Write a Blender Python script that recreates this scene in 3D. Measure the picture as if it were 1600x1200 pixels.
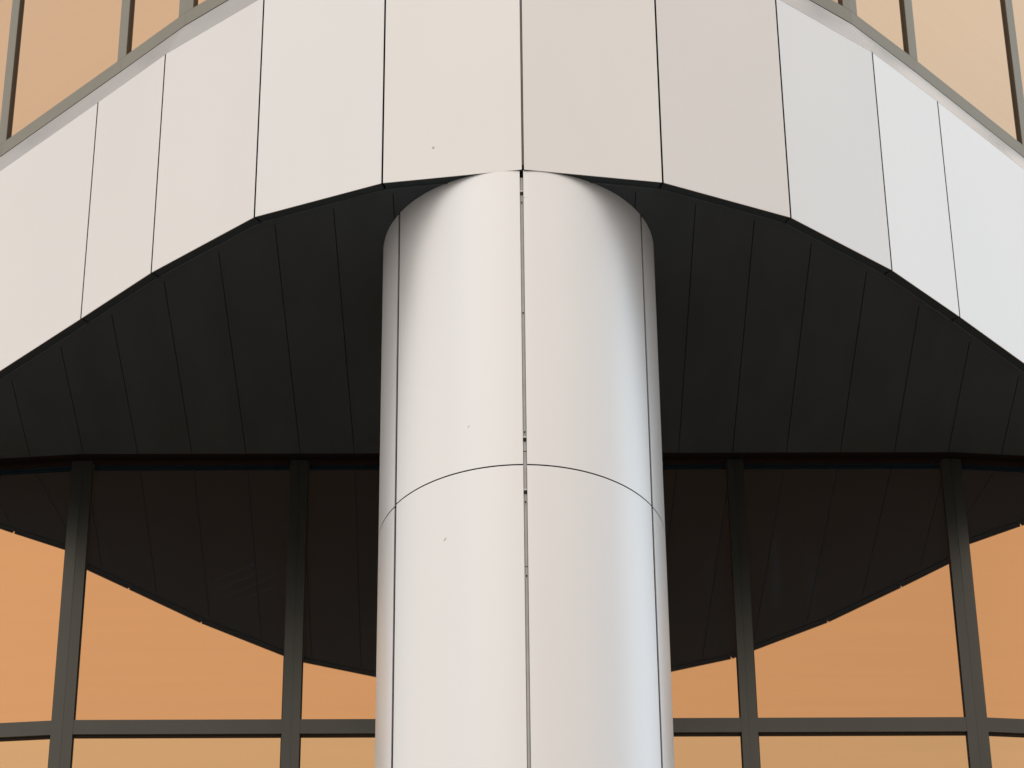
import bpy, bmesh, math
from mathutils import Vector, Matrix

R = math.radians
scene = bpy.context.scene
for o in list(bpy.data.objects):
    bpy.data.objects.remove(o)
C = scene.collection

# ------------------------------------------------------------------ camera
EYE = 1.6            # camera height, metres
S = 10.0             # metres per unit of the surveyed plan (soffit is 10 m above the eye)
cam_d = bpy.data.cameras.new('camera')
cam = bpy.data.objects.new('camera', cam_d)
C.objects.link(cam)
tilt, roll = 0.59154404, -0.01032128
Fw = Vector((0, math.cos(tilt), math.sin(tilt)))
U0 = Vector((0, -math.sin(tilt), math.cos(tilt)))
R0 = Vector((1, 0, 0))
Rr = R0 * math.cos(roll) + U0 * math.sin(roll)
Up = -R0 * math.sin(roll) + U0 * math.cos(roll)
m = Matrix((Rr, Up, -Fw)).transposed().to_4x4()
m.translation = Vector((0, 0, EYE))
cam.matrix_world = m
cam_d.sensor_width = 36.0
cam_d.lens = 5074.58 / 1600 * 36.0
cam_d.clip_start = 0.1
cam_d.clip_end = 3000
scene.camera = cam

# ------------------------------------------------------------------ sky and sun
SUN_EL, SUN_AZ = R(48), R(188)        # azimuth clockwise from +Y
world = bpy.data.worlds.new('World')
scene.world = world
world.use_nodes = True
nt = world.node_tree
nt.nodes.clear()
out = nt.nodes.new('ShaderNodeOutputWorld')
bg = nt.nodes.new('ShaderNodeBackground')
sky = nt.nodes.new('ShaderNodeTexSky')
sky.sky_type = 'NISHITA'
sky.sun_disc = False
sky.sun_elevation = SUN_EL
sky.sun_rotation = SUN_AZ
sky.dust_density = 1.0
sky.air_density = 1.0
hsv = nt.nodes.new('ShaderNodeHueSaturation')
hsv.inputs['Saturation'].default_value = 0.12
tc = nt.nodes.new('ShaderNodeTexCoord')
noi = nt.nodes.new('ShaderNodeTexNoise')
noi.inputs['Scale'].default_value = 1.1
noi.inputs['Detail'].default_value = 2.0
cr = nt.nodes.new('ShaderNodeValToRGB')           # soft cloud cover
cr.color_ramp.elements[0].position = 0.30
cr.color_ramp.elements[0].color = (0.86, 0.85, 0.84, 1)
cr.color_ramp.elements[1].position = 0.70
cr.color_ramp.elements[1].color = (1.10, 1.10, 1.11, 1)
sep = nt.nodes.new('ShaderNodeSeparateXYZ')
mr = nt.nodes.new('ShaderNodeMapRange')
mr.inputs['From Min'].default_value = -0.9
mr.inputs['From Max'].default_value = 0.9
tint = nt.nodes.new('ShaderNodeValToRGB')         # sky tint by direction, shaped to set each facade panel's brightness
te = tint.color_ramp.elements
te[0].position = 0.0
te[0].color = (1.44, 1.36, 1.28, 1)
te[1].position = 1.0
te[1].color = (0.86, 0.86, 0.87, 1)
for pos, c in ((0.08, (1.44, 1.36, 1.28)), (0.18, (0.76, 0.755, 0.775)), (0.36, (0.67, 0.62, 0.575)), (0.655, (0.37, 0.325, 0.30)),
               (0.845, (1.14, 1.055, 0.985)), (0.93, (0.82, 0.815, 0.81))):
    e = te.new(pos)
    e.color = c + (1,)
# bluish bright patch added to the sky, low right, to lift right-hand panel tones
glow_dot = nt.nodes.new('ShaderNodeVectorMath')
glow_dot.operation = 'DOT_PRODUCT'
GAZ, GEL = R(116), R(36)
glow_dot.inputs[1].default_value = (math.sin(GAZ) * math.cos(GEL), -math.cos(GAZ) * math.cos(GEL), math.sin(GEL))
glow_map = nt.nodes.new('ShaderNodeMapRange')
glow_map.interpolation_type = 'SMOOTHSTEP'
glow_map.inputs['From Min'].default_value = 0.84
glow_map.inputs['From Max'].default_value = 0.985
glow_mix = nt.nodes.new('ShaderNodeMix')
glow_mix.data_type = 'RGBA'
glow_mix.inputs[6].default_value = (1, 1, 1, 1)
glow_mix.inputs[7].default_value = (1.66, 1.84, 1.98, 1)
mul3 = nt.nodes.new('ShaderNodeVectorMath'); mul3.operation = 'MULTIPLY'
mul1 = nt.nodes.new('ShaderNodeVectorMath'); mul1.operation = 'MULTIPLY'
mul2 = nt.nodes.new('ShaderNodeVectorMath'); mul2.operation = 'MULTIPLY'
L = nt.links.new
L(sky.outputs[0], hsv.inputs['Color'])
L(tc.outputs['Generated'], noi.inputs['Vector'])
L(noi.outputs['Fac'], cr.inputs[0])
L(tc.outputs['Generated'], sep.inputs[0])
L(sep.outputs['X'], mr.inputs['Value'])
L(mr.outputs[0], tint.inputs[0])
# thin high overcast: most of the sky is an even veil, a little brighter overhead
veil = nt.nodes.new('ShaderNodeValToRGB')
veil.color_ramp.elements[0].position = 0.0
veil.color_ramp.elements[0].color = (5.2, 5.2, 5.2, 1)
veil.color_ramp.elements[1].position = 0.9
veil.color_ramp.elements[1].color = (7.4, 7.4, 7.4, 1)
L(sep.outputs['Z'], veil.inputs[0])
vm = nt.nodes.new('ShaderNodeMix'); vm.data_type = 'RGBA'
vm.inputs[0].default_value = 0.90
L(hsv.outputs[0], vm.inputs[6])
L(veil.outputs[0], vm.inputs[7])
L(vm.outputs[2], mul1.inputs[0])
L(cr.outputs[0], mul1.inputs[1])
L(mul1.outputs[0], mul2.inputs[0])
L(tint.outputs[0], mul2.inputs[1])
L(tc.outputs['Generated'], glow_dot.inputs[0])
L(glow_dot.outputs['Value'], glow_map.inputs['Value'])
L(glow_map.outputs[0], glow_mix.inputs[0])
L(mul2.outputs[0], mul3.inputs[0])
L(glow_mix.outputs[2], mul3.inputs[1])
L(mul3.outputs[0], bg.inputs['Color'])
bg.inputs['Strength'].default_value = 0.10
L(bg.outputs[0], out.inputs[0])

sun_d = bpy.data.lights.new('sun', 'SUN')
sun_d.energy = 0.5
sun_d.angle = R(70)
sun_d.color = (1.0, 0.95, 0.88)
sun = bpy.data.objects.new('sun', sun_d)
C.objects.link(sun)
sd = Vector((math.sin(SUN_AZ) * math.cos(SUN_EL), math.cos(SUN_AZ) * math.cos(SUN_EL), math.sin(SUN_EL)))
sun.rotation_euler = sd.to_track_quat('Z', 'Y').to_euler()
sun.location = (0, -5, 30)

scene.view_settings.view_transform = 'Standard'
scene.view_settings.look = 'None'
scene.view_settings.gamma = 1
scene.view_settings.exposure = 0.45
scene.render.engine = 'CYCLES'
scene.cycles.max_bounces = 10
scene.cycles.glossy_bounces = 6


# ------------------------------------------------------------------ materials
def mat(name, col, rough=0.5, metal=0.0, var=0.03, vscale=3.0, stretch=(1, 1, 1), bump=0.0, bscale=40.0,
        rvar=0.0, marks=None, spec=0.5):
    mt = bpy.data.materials.new(name)
    mt.use_nodes = True
    n = mt.node_tree
    b = n.nodes['Principled BSDF']
    b.inputs['Roughness'].default_value = rough
    b.inputs['Metallic'].default_value = metal
    b.inputs['Specular IOR Level'].default_value = spec
    g = n.nodes.new('ShaderNodeNewGeometry')
    mp = n.nodes.new('ShaderNodeMapping')
    mp.inputs['Scale'].default_value = stretch
    n.links.new(g.outputs['Position'], mp.inputs['Vector'])
    nz = n.nodes.new('ShaderNodeTexNoise')
    nz.inputs['Scale'].default_value = vscale
    nz.inputs['Detail'].default_value = 5
    n.links.new(mp.outputs[0], nz.inputs['Vector'])
    r = n.nodes.new('ShaderNodeValToRGB')
    r.color_ramp.elements[0].position = 0.3
    r.color_ramp.elements[1].position = 0.7
    r.color_ramp.elements[0].color = tuple(c * (1 - var) for c in col) + (1,)
    r.color_ramp.elements[1].color = tuple(min(1, c * (1 + var)) for c in col) + (1,)
    n.links.new(nz.outputs['Fac'], r.inputs[0])
    last = r.outputs[0]
    if marks:                                   # small scuffs with a place of their own
        for (c, half, rot) in marks:
            m2 = n.nodes.new('ShaderNodeMapping')
            m2.vector_type = 'TEXTURE'
            m2.inputs['Location'].default_value = c
            m2.inputs['Rotation'].default_value = (0, rot, 0)
            m2.inputs['Scale'].default_value = half
            n.links.new(g.outputs['Position'], m2.inputs['Vector'])
            ln = n.nodes.new('ShaderNodeVectorMath'); ln.operation = 'LENGTH'
            n.links.new(m2.outputs[0], ln.inputs[0])
            k = n.nodes.new('ShaderNodeMapRange')
            k.inputs['From Min'].default_value = 0.4
            k.inputs['From Max'].default_value = 1.0
            k.inputs['To Min'].default_value = 0.65
            k.inputs['To Max'].default_value = 0.0
            n.links.new(ln.outputs['Value'], k.inputs['Value'])
            mx = n.nodes.new('ShaderNodeMix'); mx.data_type = 'RGBA'
            n.links.new(k.outputs[0], mx.inputs[0])
            n.links.new(last, mx.inputs[6])
            mx.inputs[7].default_value = (0.18, 0.16, 0.15, 1)
            last = mx.outputs[2]
    n.links.new(last, b.inputs['Base Color'])
    if rvar:
        k = n.nodes.new('ShaderNodeMapRange')
        k.inputs['To Min'].default_value = rough - rvar
        k.inputs['To Max'].default_value = rough + rvar
        n.links.new(nz.outputs['Fac'], k.inputs['Value'])
        n.links.new(k.outputs[0], b.inputs['Roughness'])
    if bump:
        nb = n.nodes.new('ShaderNodeTexNoise')
        nb.inputs['Scale'].default_value = bscale
        nb.inputs['Detail'].default_value = 3
        n.links.new(mp.outputs[0], nb.inputs['Vector'])
        bp = n.nodes.new('ShaderNodeBump')
        bp.inputs['Strength'].default_value = bump
        bp.inputs['Distance'].default_value = 0.01
        n.links.new(nb.outputs['Fac'], bp.inputs['Height'])
        n.links.new(bp.outputs[0], b.inputs['Normal'])
    return mt


M = {}
M['panel'] = mat('satin_panel', (0.82, 0.80, 0.78), 0.34, 0.5, 0.022, 0.9, (1, 1, 0.45), 0.04, 1.1, 0.03,
                 marks=[((-0.3872, 13.013, 11.793), (0.008, 0.05, 0.012), 0.2)])
M['column'] = mat('satin_column_cladding', (0.875, 0.86, 0.845), 0.40, 0.62, 0.012, 2.0, (1, 1, 0.3), 0.004, 5, 0.03,
                  marks=[((-0.209, 13.05, 10.095), (0.005, 0.08, 0.014), 0.6), ((-0.322, 13.07, 9.50), (0.005, 0.08, 0.013), 0.6),
                         ((0.067, 13.0, 11.43), (0.03, 0.08, 0.003), 0.0)])
M['column'].node_tree.nodes['Principled BSDF'].inputs['Specular Tint'].default_value = (0.60, 0.82, 1.0, 1)
M['flashing'] = mat('folded_metal_flashing', (0.74, 0.735, 0.73), 0.28, 0.5, 0.05, 1.5, (1, 1, 1), 0.02, 3.0, 0.05)
M['soffit'] = mat('dark_soffit_paint', (0.036, 0.0435, 0.0465), 0.7, 0.0, 0.10, 5, (1, 0.3, 1), 0.01, 20, 0.05, spec=0.2)
M['trim'] = mat('charcoal_edge_trim', (0.028, 0.036, 0.038), 0.6, 0.0, 0.06, 6, spec=0.1)
M['lip'] = mat('worn_lip_metal', (0.055, 0.066, 0.069), 0.5, 0.0, 0.10, 9, spec=0.2)
M['gap'] = mat('joint_shadow_backing', (0.016, 0.009, 0.006), 0.9, 0.0, 0.10, 8, spec=0.05)
M['frame'] = mat('bronze_grey_frame', (0.30, 0.285, 0.235), 0.5, 0.15, 0.04, 4, (1, 1, 0.3), 0.004, 30, 0.04)
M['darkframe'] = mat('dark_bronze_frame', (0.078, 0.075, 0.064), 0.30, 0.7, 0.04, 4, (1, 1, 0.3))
M['bodyframe'] = mat('brown_frame_body', (0.085, 0.072, 0.052), 0.5, 0.1, 0.06, 4, (1, 1, 0.3))
M['gasket'] = mat('brown_gasket', (0.035, 0.024, 0.016), 0.6, 0.0, 0.08, 9)
M['channel'] = mat('grey_joint_channel', (0.62, 0.60, 0.585), 0.5, 0.2, 0.08, 12)
M['channeldark'] = mat('weathered_joint_channel', (0.24, 0.22, 0.20), 0.6, 0.1, 0.12, 12)
M['clip'] = mat('bright_clip', (0.80, 0.79, 0.76), 0.35, 0.5, 0.05, 12)
M['paving'] = mat('pale_concrete_paving', (0.48, 0.46, 0.44), 0.8, 0.0, 0.12, 1.5, (1, 1, 1), 0.2, 30)


def mirror_glass(name, tint, rough, veil_col, veil_amt, wave=0.012, ghosts=()):
    """tinted mirror coating with a faint diffuse veil painted in for scattered light"""
    mt = mat(name, tint, rough, 1.0, wave, 4.0, (0.15, 0.15, 6))
    n = mt.node_tree
    b = n.nodes['Principled BSDF']
    df = n.nodes.new('ShaderNodeBsdfDiffuse')
    df.inputs[0].default_value = veil_col + (1,)
    mx = n.nodes.new('ShaderNodeMixShader')
    mx.inputs[0].default_value = veil_amt
    n.links.new(b.outputs[0], mx.inputs[1])
    last = None
    for (c, half, wrot, wscale) in ghosts:      # light stripes painted into the veil, imitating louvres and streaks seen in the glass
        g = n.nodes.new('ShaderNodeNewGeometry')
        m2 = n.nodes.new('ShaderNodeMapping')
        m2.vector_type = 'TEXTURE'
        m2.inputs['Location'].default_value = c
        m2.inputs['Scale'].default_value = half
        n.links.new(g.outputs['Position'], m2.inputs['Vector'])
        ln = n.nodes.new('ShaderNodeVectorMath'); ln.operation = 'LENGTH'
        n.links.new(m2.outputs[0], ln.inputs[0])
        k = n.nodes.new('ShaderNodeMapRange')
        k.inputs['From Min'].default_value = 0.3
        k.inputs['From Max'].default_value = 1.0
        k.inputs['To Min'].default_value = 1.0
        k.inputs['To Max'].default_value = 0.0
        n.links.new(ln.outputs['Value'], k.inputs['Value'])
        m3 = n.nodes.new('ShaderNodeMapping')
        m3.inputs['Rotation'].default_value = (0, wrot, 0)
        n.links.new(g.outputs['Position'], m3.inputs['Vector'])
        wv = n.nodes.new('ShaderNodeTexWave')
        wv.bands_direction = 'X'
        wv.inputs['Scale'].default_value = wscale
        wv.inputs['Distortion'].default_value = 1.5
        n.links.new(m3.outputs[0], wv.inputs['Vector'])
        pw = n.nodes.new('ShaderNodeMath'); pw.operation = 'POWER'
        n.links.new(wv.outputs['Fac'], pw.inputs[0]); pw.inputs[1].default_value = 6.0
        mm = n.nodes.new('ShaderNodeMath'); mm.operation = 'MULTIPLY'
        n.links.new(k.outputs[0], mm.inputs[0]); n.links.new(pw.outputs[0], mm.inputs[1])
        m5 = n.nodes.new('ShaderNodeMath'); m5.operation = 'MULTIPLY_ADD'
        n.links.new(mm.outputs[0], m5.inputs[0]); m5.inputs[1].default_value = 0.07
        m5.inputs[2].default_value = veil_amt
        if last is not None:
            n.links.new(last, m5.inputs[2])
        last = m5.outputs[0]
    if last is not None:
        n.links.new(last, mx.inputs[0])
    n.links.new(df.outputs[0], mx.inputs[2])
    n.links.new(mx.outputs[0], n.nodes['Material Output'].inputs[0])
    return mt


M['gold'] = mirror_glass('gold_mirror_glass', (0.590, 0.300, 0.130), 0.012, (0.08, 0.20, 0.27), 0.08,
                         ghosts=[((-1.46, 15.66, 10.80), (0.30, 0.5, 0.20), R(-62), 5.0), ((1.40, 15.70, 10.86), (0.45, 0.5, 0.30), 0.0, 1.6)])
M['goldvision'] = mirror_glass('softer_gold_mirror_glass', (0.575, 0.338, 0.160), 0.012, (0.08, 0.20, 0.27), 0.08)
M['goldlight'] = mirror_glass('pale_gold_mirror_glass', (0.585, 0.38, 0.225), 0.03, (0.3, 0.3, 0.3), 0.07)

# ------------------------------------------------------------------ helpers
def link(name, bm, material, parent=None):
    bmesh.ops.remove_doubles(bm, verts=bm.verts, dist=1e-6)
    bmesh.ops.recalc_face_normals(bm, faces=bm.faces)
    me = bpy.data.meshes.new(name)
    bm.to_mesh(me)
    bm.free()
    me.materials.append(M[material])
    o = bpy.data.objects.new(name, me)
    C.objects.link(o)
    if parent is not None:
        o.parent = parent
        o.matrix_parent_inverse = parent.matrix_world.inverted()
    return o


def thing(name, label, cat, loc=(0, 0, 0), group=None):
    o = bpy.data.objects.new(name, None)
    C.objects.link(o)
    o.location = loc
    o.matrix_world = Matrix.Translation(loc)
    o['label'] = label
    o['category'] = cat
    if group:
        o['group'] = group
    return o


def prism(bm, pts, z0, z1):
    """closed prism from a footprint (metres)"""
    n = len(pts)
    lo = [bm.verts.new((p[0], p[1], z0)) for p in pts]
    hi = [bm.verts.new((p[0], p[1], z1)) for p in pts]
    bm.faces.new(lo[::-1])
    bm.faces.new(hi)
    for i in range(n):
        j = (i + 1) % n
        bm.faces.new((lo[i], lo[j], hi[j], hi[i]))


def Z(h):
    return EYE + S * h


class Path:
    """plan polyline, x increasing; offset o > 0 goes inward (away from the street)"""
    def __init__(self, pts):
        self.p = [Vector((a[0] * S, a[1] * S)) for a in pts]
        self.s = [0.0]
        for i in range(1, len(self.p)):
            self.s.append(self.s[-1] + (self.p[i] - self.p[i - 1]).length)
        self.nrm = []
        for i in range(len(self.p) - 1):
            t = (self.p[i + 1] - self.p[i]).normalized()
            self.nrm.append(Vector((-t.y, t.x)))

    def vert(self, i, o):
        if i == 0:
            return self.p[0] + self.nrm[0] * o
        if i == len(self.p) - 1:
            return self.p[-1] + self.nrm[-1] * o
        a, b = self.nrm[i - 1], self.nrm[i]
        mm = (a + b)
        return self.p[i] + mm * (o / (1 + a.dot(b)))

    def at(self, s, o):
        for i in range(len(self.nrm)):
            if s <= self.s[i + 1] + 1e-9 or i == len(self.nrm) - 1:
                u = (s - self.s[i]) / (self.s[i + 1] - self.s[i])
                A, B = self.vert(i, o), self.vert(i + 1, o)
                return A + (B - A) * u

    def row(self, s0, s1, o):
        r = [self.at(s0, o)]
        for i, s in enumerate(self.s):
            if s0 + 1e-6 < s < s1 - 1e-6:
                r.append(self.vert(i, o))
        r.append(self.at(s1, o))
        return r

    def foot(self, s0, s1, o0, o1):
        return self.row(s0, s1, o0) + self.row(s0, s1, o1)[::-1]


# surveyed fascia corners (soffit edge), plan units
V = [(-0.2304, 1.4216), (-0.1887, 1.3803), (-0.1312, 1.3327), (-0.0646, 1.3052), (0.0066, 1.2951),
     (0.0774, 1.3071), (0.1442, 1.3379), (0.2004, 1.3849), (0.2408, 1.4283)]
left = [(-0.3075 - 0.70 * d, 1.4970 + 0.714 * d) for d in (0.330, 0.220, 0.110, 0.0)]
right = [(0.3155 + 0.68 * d, 1.5120 + 0.733 * d) for d in (0.0, 0.110, 0.220, 0.330)]
P = Path(left + V + right)
KL, KC, KR = 5, 8, 11            # indices: left corner, centre corner, right corner
NV = len(P.p)
H1, HT, HF, HW = 1.0, 1.148, 1.1752, 1.62     # fascia foot, fascia head, flashing head, top of the upper wall

# ------------------------------------------------------------------ ground
bm = bmesh.new()
v = [bm.verts.new(c) for c in ((-600, -600, 0), (600, -600, 0), (600, 600, 0), (-600, 600, 0))]
bm.faces.new(v)
g = link('ground', bm, 'paving')
g['kind'] = 'structure'
g['label'] = 'pale concrete paving in front of the building'

# ------------------------------------------------------------------ fascia
fascia = thing('fascia', 'faceted band of satin off-white metal panels curving above the dark soffit', 'fascia', (0.066, 12.951, Z(H1)))
for i in range(NV - 1):
    g0 = 0.0060 if i == KC else 0.0050
    g1 = 0.0060 if i + 1 == KC else 0.0050
    s0, s1 = P.s[i] + g0, P.s[i + 1] - g1
    if i == 0: s0 = P.s[0]
    bm = bmesh.new()
    prism(bm, P.foot(s0, s1, 0.0, 0.003), Z(H1), Z(HT))
    link('fascia_panel', bm, 'panel', fascia)
    # dark trim strip behind the panel foot, and its thin lighter lip
    a0, a1 = P.s[i] + 0.006, P.s[i + 1] - 0.006
    bm = bmesh.new()
    prism(bm, P.foot(a0, a1, 0.0045, 0.052), Z(H1) + 0.003, Z(H1) + 0.028)
    link('edge_trim', bm, 'trim', fascia)
    bm = bmesh.new()
    prism(bm, P.foot(a0 + 0.01, a1 - 0.01, 0.0525, 0.0565), Z(H1) - 0.004, Z(H1) + 0.026)
    link('trim_lip', bm, 'lip', fascia)
    # sloping cap flashing
    f0, f1 = P.s[i] + (0.0006 if i else 0), P.s[i + 1] - 0.0006
    bm = bmesh.new()
    A, B = P.at(f0, -0.0006), P.at(f1, -0.0006)
    Ai, Bi = P.at(f0, 0.120), P.at(f1, 0.120)
    zt0, zt1 = Z(HT) + 0.0003, Z(HF)
    ring = []
    for (q, zz) in ((A, zt0), (Ai, zt1), (P.at(f0, 0.128), zt1 - 0.004), (P.at(f0, 0.005), zt0)):
        ring.append(bm.verts.new((q.x, q.y, zz)))
    ring2 = []
    for (q, zz) in ((B, zt0), (Bi, zt1), (P.at(f1, 0.128), zt1 - 0.004), (P.at(f1, 0.005), zt0)):
        ring2.append(bm.verts.new((q.x, q.y, zz)))
    bm.faces.new(ring); bm.faces.new(ring2[::-1])
    for k in range(4):
        bm.faces.new((ring[k], ring[(k + 1) % 4], ring2[(k + 1) % 4], ring2[k]))
    link('cap_flashing', bm, 'flashing', fascia)
bm = bmesh.new()
prism(bm, P.foot(P.s[0], P.s[-1], 0.030, 0.050), Z(H1) + 0.030, Z(HT) - 0.002)
prism(bm, P.foot(P.s[0], P.s[-1], 0.014, 0.0295), Z(H1) + 0.032, Z(HT) - 0.004)
link('joint_backing', bm, 'gap', fascia)
bm = bmesh.new()
prism(bm, P.foot(P.s[KC] - 0.0035, P.s[KC] + 0.0045, 0.0070, 0.0135), Z(H1) + 0.034, Z(HT) - 0.006)
link('joint_channel', bm, 'channeldark', fascia)

# ------------------------------------------------------------------ lower glass wall geometry
ga = -0.01495324
gn = Vector((math.sin(ga), math.cos(ga)))
gt = Vector((math.cos(ga), -math.sin(ga)))
D = 1.56825


def gp(u, d=D):
    return gn * d + gt * u


kl, kr = gp(-0.2221), gp(0.2742)


def bay(sgn, deg, k, w):
    """corner of the next bay, turned back by deg from the middle wall"""
    a2 = ga - sgn * R(deg)
    t = Vector((math.cos(a2), -math.sin(a2)))
    return k + t * (w * sgn)


r1 = bay(1, 5.5, kr, 0.124)
l1 = bay(-1, 5.5, kl, 0.124)
r2 = r1 + Vector((0.68, 0.733)) * 0.26
l2 = l1 + Vector((-0.70, 0.714)) * 0.26
G = Path([(q.x, q.y) for q in (l2, l1, kl, kr, r1, r2)])      # glass plane; offsets < 0 come towards the street
GH = 0.090          # shadow slot between soffit edge and glass

# ------------------------------------------------------------------ soffit
soffit = thing('soffit', 'dark ceiling of narrow boards under the projecting fascia', 'soffit', (0.04, 14.6, Z(H1)))
# front edge of the boards (metres), inside the trim lip
front = [P.vert(i, 0.100) for i in range(NV)]


def yline(pts, x):
    for i in range(len(pts) - 1):
        if pts[i].x <= x <= pts[i + 1].x:
            return pts[i].y + (pts[i + 1].y - pts[i].y) * (x - pts[i].x) / (pts[i + 1].x - pts[i].x)
    return None


backp = [G.vert(i, -GH) for i in range(len(G.p))]


def clip_strip(x0, x1):
    xs = sorted([x0, x1] + [q.x for q in front + backp if x0 < q.x < x1])
    f = [(x, yline(front, x)) for x in xs]
    b = [(x, yline(backp, x)) for x in xs]
    keep = [(a, c) for a, c in zip(f, b) if a[1] is not None and c[1] is not None and c[1] - a[1] > 0.004]
    if len(keep) < 2:
        return None
    return [k[0] for k in keep] + [k[1] for k in keep][::-1]


for k in range(-13, 13):
    x0, x1 = 0.022 + 0.3082 * k, 0.022 + 0.3082 * (k + 1)
    f = clip_strip(x0 + 0.0019, x1 - 0.0019)
    if not f:
        continue
    bm = bmesh.new()
    prism(bm, f, Z(H1) + 0.002, Z(H1) + 0.016)
    link('soffit_board', bm, 'soffit', soffit)
xa, xb = -3.9, 4.0
for i in range(NV - 1):
    if P.vert(i + 1, 0.06).x < -3.75 or P.vert(i, 0.06).x > 3.8:
        continue
    bm = bmesh.new()
    prism(bm, P.foot(P.s[i], P.s[i + 1], 0.057, 0.0995), Z(H1) + 0.002, Z(H1) + 0.016)
    link('border_board', bm, 'soffit', soffit)
bm = bmesh.new()          # closed deck above the boards
prism(bm, P.row(P.s[0], P.s[-1], 0.052) + [Vector((5.5, 19)), Vector((-5.5, 19))], Z(H1) + 0.034, Z(H1) + 0.06)
link('soffit_deck', bm, 'gap', soffit)

# ------------------------------------------------------------------ lower glass wall
lower = thing('lower_curtain_wall', 'gold mirror glass wall in dark frames below the soffit, behind the column', 'glass wall', (0.04, 15.68, 0))
s_kl, s_kr = G.s[2], G.s[3]
Sm = [G.s[1], s_kl, s_kl + (0.2455 - 0.1217) * S, s_kl + (0.2455 + 0.0026) * S, s_kl + (0.2455 + 0.1270) * S, s_kr, G.s[4]]
HWD = [0.058, 0.0595, 0.049, 0.050, 0.0445, 0.0575, 0.058]
REC = 0.028
ROWS = [(0.8330, 0.8243), (0.652, 0.6436), (0.474, 0.4656), (0.296, 0.2876), (0.118, 0.1096), (-0.06, -0.0684)]
ztop = Z(H1) - 0.012
for s, hw in zip(Sm, HWD):
    bm = bmesh.new()
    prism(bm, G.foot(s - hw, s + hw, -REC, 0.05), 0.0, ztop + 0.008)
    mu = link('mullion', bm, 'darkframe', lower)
    bm = bmesh.new()
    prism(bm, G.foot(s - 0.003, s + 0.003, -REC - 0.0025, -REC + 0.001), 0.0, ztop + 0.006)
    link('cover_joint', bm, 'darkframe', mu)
    bm = bmesh.new()
    prism(bm, G.foot(s - hw - 0.006, s - hw, -0.006, 0.04), 0.0, ztop)
    prism(bm, G.foot(s + hw, s + hw + 0.006, -0.006, 0.04), 0.0, ztop)
    link('gasket', bm, 'gasket', mu)
edges = [G.s[0]] + Sm + [G.s[-1]]
hws = [0.0] + HWD + [0.0]
for i in range(len(edges) - 1):
    a, b = edges[i] + hws[i] + 0.0005, edges[i + 1] - hws[i + 1] - 0.0005
    for (h0, h1) in ROWS:
        bm = bmesh.new()
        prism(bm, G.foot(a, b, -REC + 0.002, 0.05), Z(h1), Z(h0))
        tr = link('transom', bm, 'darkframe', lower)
        bm = bmesh.new()
        prism(bm, G.foot(a + 0.006, b - 0.006, -0.008, 0.04), Z(h1) - 0.006, Z(h1) - 0.0003)
        link('gasket', bm, 'gasket', tr)
    tops = [H1 - 0.0016] + [r[1] for r in ROWS]
    bots = [r[0] for r in ROWS] + [-EYE / S]
    for row, (h1, h0) in enumerate(zip(tops, bots)):
        if Z(h1) - Z(h0) < 0.02:
            continue
        bm = bmesh.new()
        prism(bm, G.foot(a + 0.001, b - 0.001, 0.0, 0.012), Z(h0) + 0.001, Z(h1) - 0.001)
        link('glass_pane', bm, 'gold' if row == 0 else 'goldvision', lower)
bm = bmesh.new()
prism(bm, G.foot(G.s[0], G.s[-1], -0.022, 0.06), Z(H1) - 0.0115, Z(H1) + 0.003)
link('head_frame', bm, 'gap', lower)

# ------------------------------------------------------------------ upper glass wall
upper = thing('upper_curtain_wall', 'pale gold glass wall in light grey frames standing above the fascia', 'glass wall', (0.066, 13.1, Z(HF)))
OF = 0.125          # frame face, inward of the fascia face
RU = 0.019
sL, sR = P.s[KL], P.s[KR]
ums = [sL - 2.78, sL - 1.668, sL - 0.566, sL] + [P.s[i] for i in range(KL + 1, KR)] + [sR, sR + 0.588, sR + 1.714, sR + 2.83]
zf0, zf1 = Z(HF) + 0.014, Z(HF) + 0.108
for s in ums:
    hw = 0.0385 if min(abs(s - q) for q in P.s[KL:KR + 1]) > 0.01 else 0.060
    bm = bmesh.new()
    prism(bm, P.foot(s - hw, s + hw, OF, OF + 0.004), zf1 + 0.0008, Z(HW))
    mu = link('mullion', bm, 'frame', upper)
    bm = bmesh.new()
    prism(bm, P.foot(s - hw + 0.001, s + hw - 0.001, OF + 0.0043, OF + RU + 0.05), zf1 + 0.001, Z(HW))
    link('mullion_body', bm, 'bodyframe', mu)
eu = [P.s[0]] + ums + [P.s[-1]]
for i in range(len(eu) - 1):
    bm = bmesh.new()
    prism(bm, P.foot(eu[i] + 0.0006, eu[i + 1] - 0.0006, OF + 0.0005, OF + RU + 0.05), zf0, zf1)
    link('sill_frame', bm, 'frame', upper)
    bm = bmesh.new()
    prism(bm, P.foot(eu[i] + 0.02, eu[i + 1] - 0.02, OF + RU, OF + RU + 0.012), zf1 + 0.002, Z(HW) - 0.05)
    link('glass_pane', bm, 'goldlight', upper)
bm = bmesh.new()
prism(bm, P.foot(P.s[0], P.s[-1], OF + 0.010, OF + 0.06), Z(HT) - 0.05, zf0 - 0.0005)
link('joint_backing', bm, 'gasket', upper)
bm = bmesh.new()
prism(bm, P.foot(P.s[0], P.s[-1], OF - 0.02, OF + 0.12), Z(HW), Z(HW) + 0.3)
link('coping', bm, 'panel', upper)

# ------------------------------------------------------------------ column
CX, CY, CR = 0.0409, 13.6654, 0.7038
column = thing('round_column', 'thick round column clad in smooth pale metal panels, standing in front of the glass wall', 'column', (CX, CY, 0))


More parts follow.
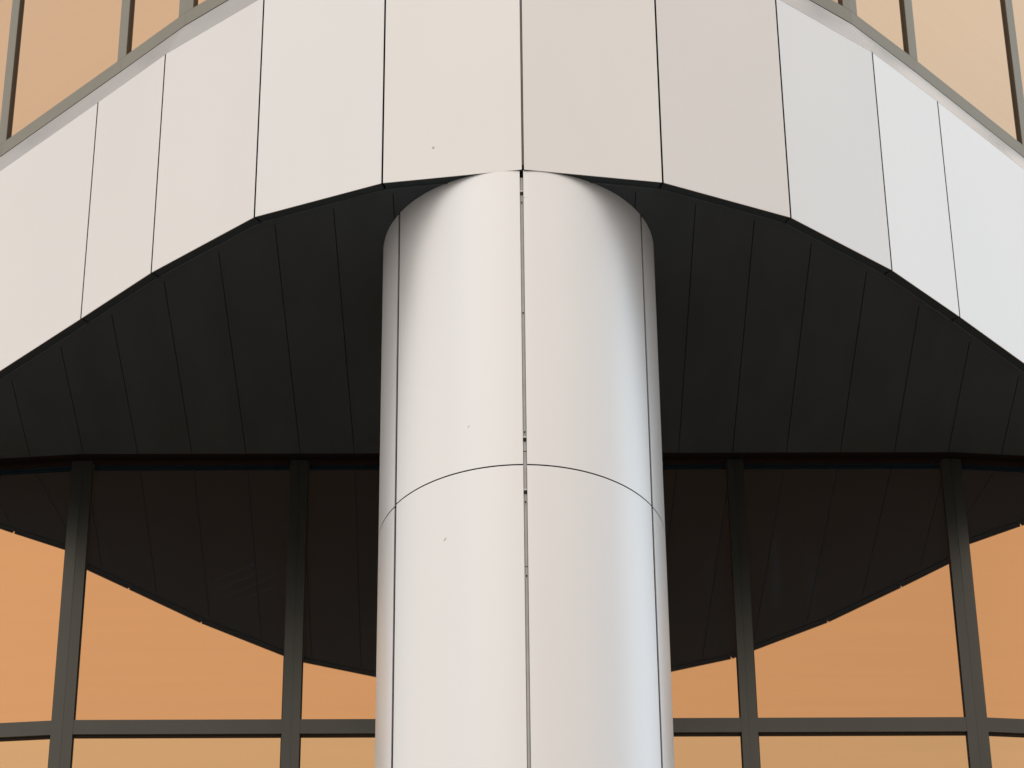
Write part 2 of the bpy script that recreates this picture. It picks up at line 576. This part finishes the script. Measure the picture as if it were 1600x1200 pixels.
def arc(bm, a0, a1, r0, r1, z0, z1, smooth=True):
    n = max(1, int(abs(a1 - a0) / 1.3))
    cols = []
    for k in range(n + 1):
        a = R(a0 + (a1 - a0) * k / n)
        d = (math.sin(a), -math.cos(a))
        cols.append([bm.verts.new((CX + d[0] * r, CY + d[1] * r, z)) for r, z in ((r1, z0), (r1, z1), (r0, z1), (r0, z0))])
    for k in range(n):
        A, B = cols[k], cols[k + 1]
        for q in range(4):
            f = bm.faces.new((A[q], B[q], B[(q + 1) % 4], A[(q + 1) % 4]))
            f.smooth = smooth and q in (0, 2)
    bm.faces.new(cols[0][::-1]); bm.faces.new(cols[-1])
    bm.edges.index_update()


joints = [-120.5, -59.8, 1.40, 63.5, 124.5, 182.0]
half = [0.5, 0.80, 0.75, 0.80, 0.5, 0.5]
tiers = [Z(H1) + 0.001, Z(0.8248), Z(0.56), Z(0.30), Z(0.04), 0.02]
for ti in range(len(tiers) - 1):
    z1, z0 = tiers[ti], tiers[ti + 1]
    for j in range(6):
        a0 = joints[j] + half[j]
        a1 = (joints[(j + 1) % 6] + (360 if j == 5 else 0)) - half[(j + 1) % 6]
        bm = bmesh.new()
        dz = -0.006 if (j in (0,) and ti in (0, 1)) else 0.0
        zz1 = z1 - (0.0038 if ti else 0) + (dz if ti else 0)
        zz0 = z0 + 0.0038 + (dz if ti == 0 else 0)
        arc(bm, a0, a1, CR - 0.003, CR, zz0, zz1)
        if j == 0:                       # folded return beside the open side joint
            arc(bm, a1 - 0.25, a1, CR - 0.0062, CR - 0.0032, zz0 + 0.001, zz1 - 0.001)
        if j == 3:
            arc(bm, a0, a0 + 0.25, CR - 0.0062, CR - 0.0032, zz0 + 0.001, zz1 - 0.001)
        bm.normal_update()
        bmesh.ops.recalc_face_normals(bm, faces=bm.faces)
        bm.normal_update()
        for e_ in bm.edges:
            if len(e_.link_faces) == 2 and e_.link_faces[0].normal.dot(e_.link_faces[1].normal) < 0.7:
                e_.smooth = False
        link('column_panel', bm, 'column', column)
bm = bmesh.new()
arc(bm, 0, 359.999, 0.55, CR - 0.017, 0.0, Z(H1) + 0.0008)
link('column_core', bm, 'gap', column)
bm = bmesh.new()
arc(bm, 1.40 - 0.9, 1.40 + 0.9, CR - 0.0165, CR - 0.0070, 0.0, Z(0.9960))
link('joint_channel', bm, 'channel', column)
for h, kind in ((0.9868, 0), (0.8400, 0), (0.8106, 0), (0.9126, 1), (0.8432, 1), (0.8325, 2), (0.8040, 1), (0.7690, 2), (0.7638, 1), (0.9800, 1)):
    bm = bmesh.new()
    if kind == 0:
        arc(bm, 1.40 - 0.68, 1.40 + 0.68, CR - 0.0068, CR - 0.0015, Z(h), Z(h) + 0.009)
        link('clip', bm, 'clip', column)
        bm = bmesh.new()
        arc(bm, 1.40 - 0.66, 1.40 + 0.66, CR - 0.0068, CR - 0.0045, Z(h) - 0.017, Z(h) - 0.0005)
        link('bracket', bm, 'gasket', column)
    elif kind == 1:
        arc(bm, 1.40 - 0.25, 1.40 + 0.25, CR - 0.0068, CR - 0.0040, Z(h), Z(h) + 0.008)
        link('bolt', bm, 'gasket', column)
    else:
        arc(bm, 1.40 - 0.68, 1.40 + 0.68, CR - 0.0068, CR - 0.0060, Z(h), Z(h) + 0.003)
        link('channel_joint', bm, 'gasket', column)

for t_ in (fascia, soffit, lower, upper, column):
    t_['kind'] = 'thing'
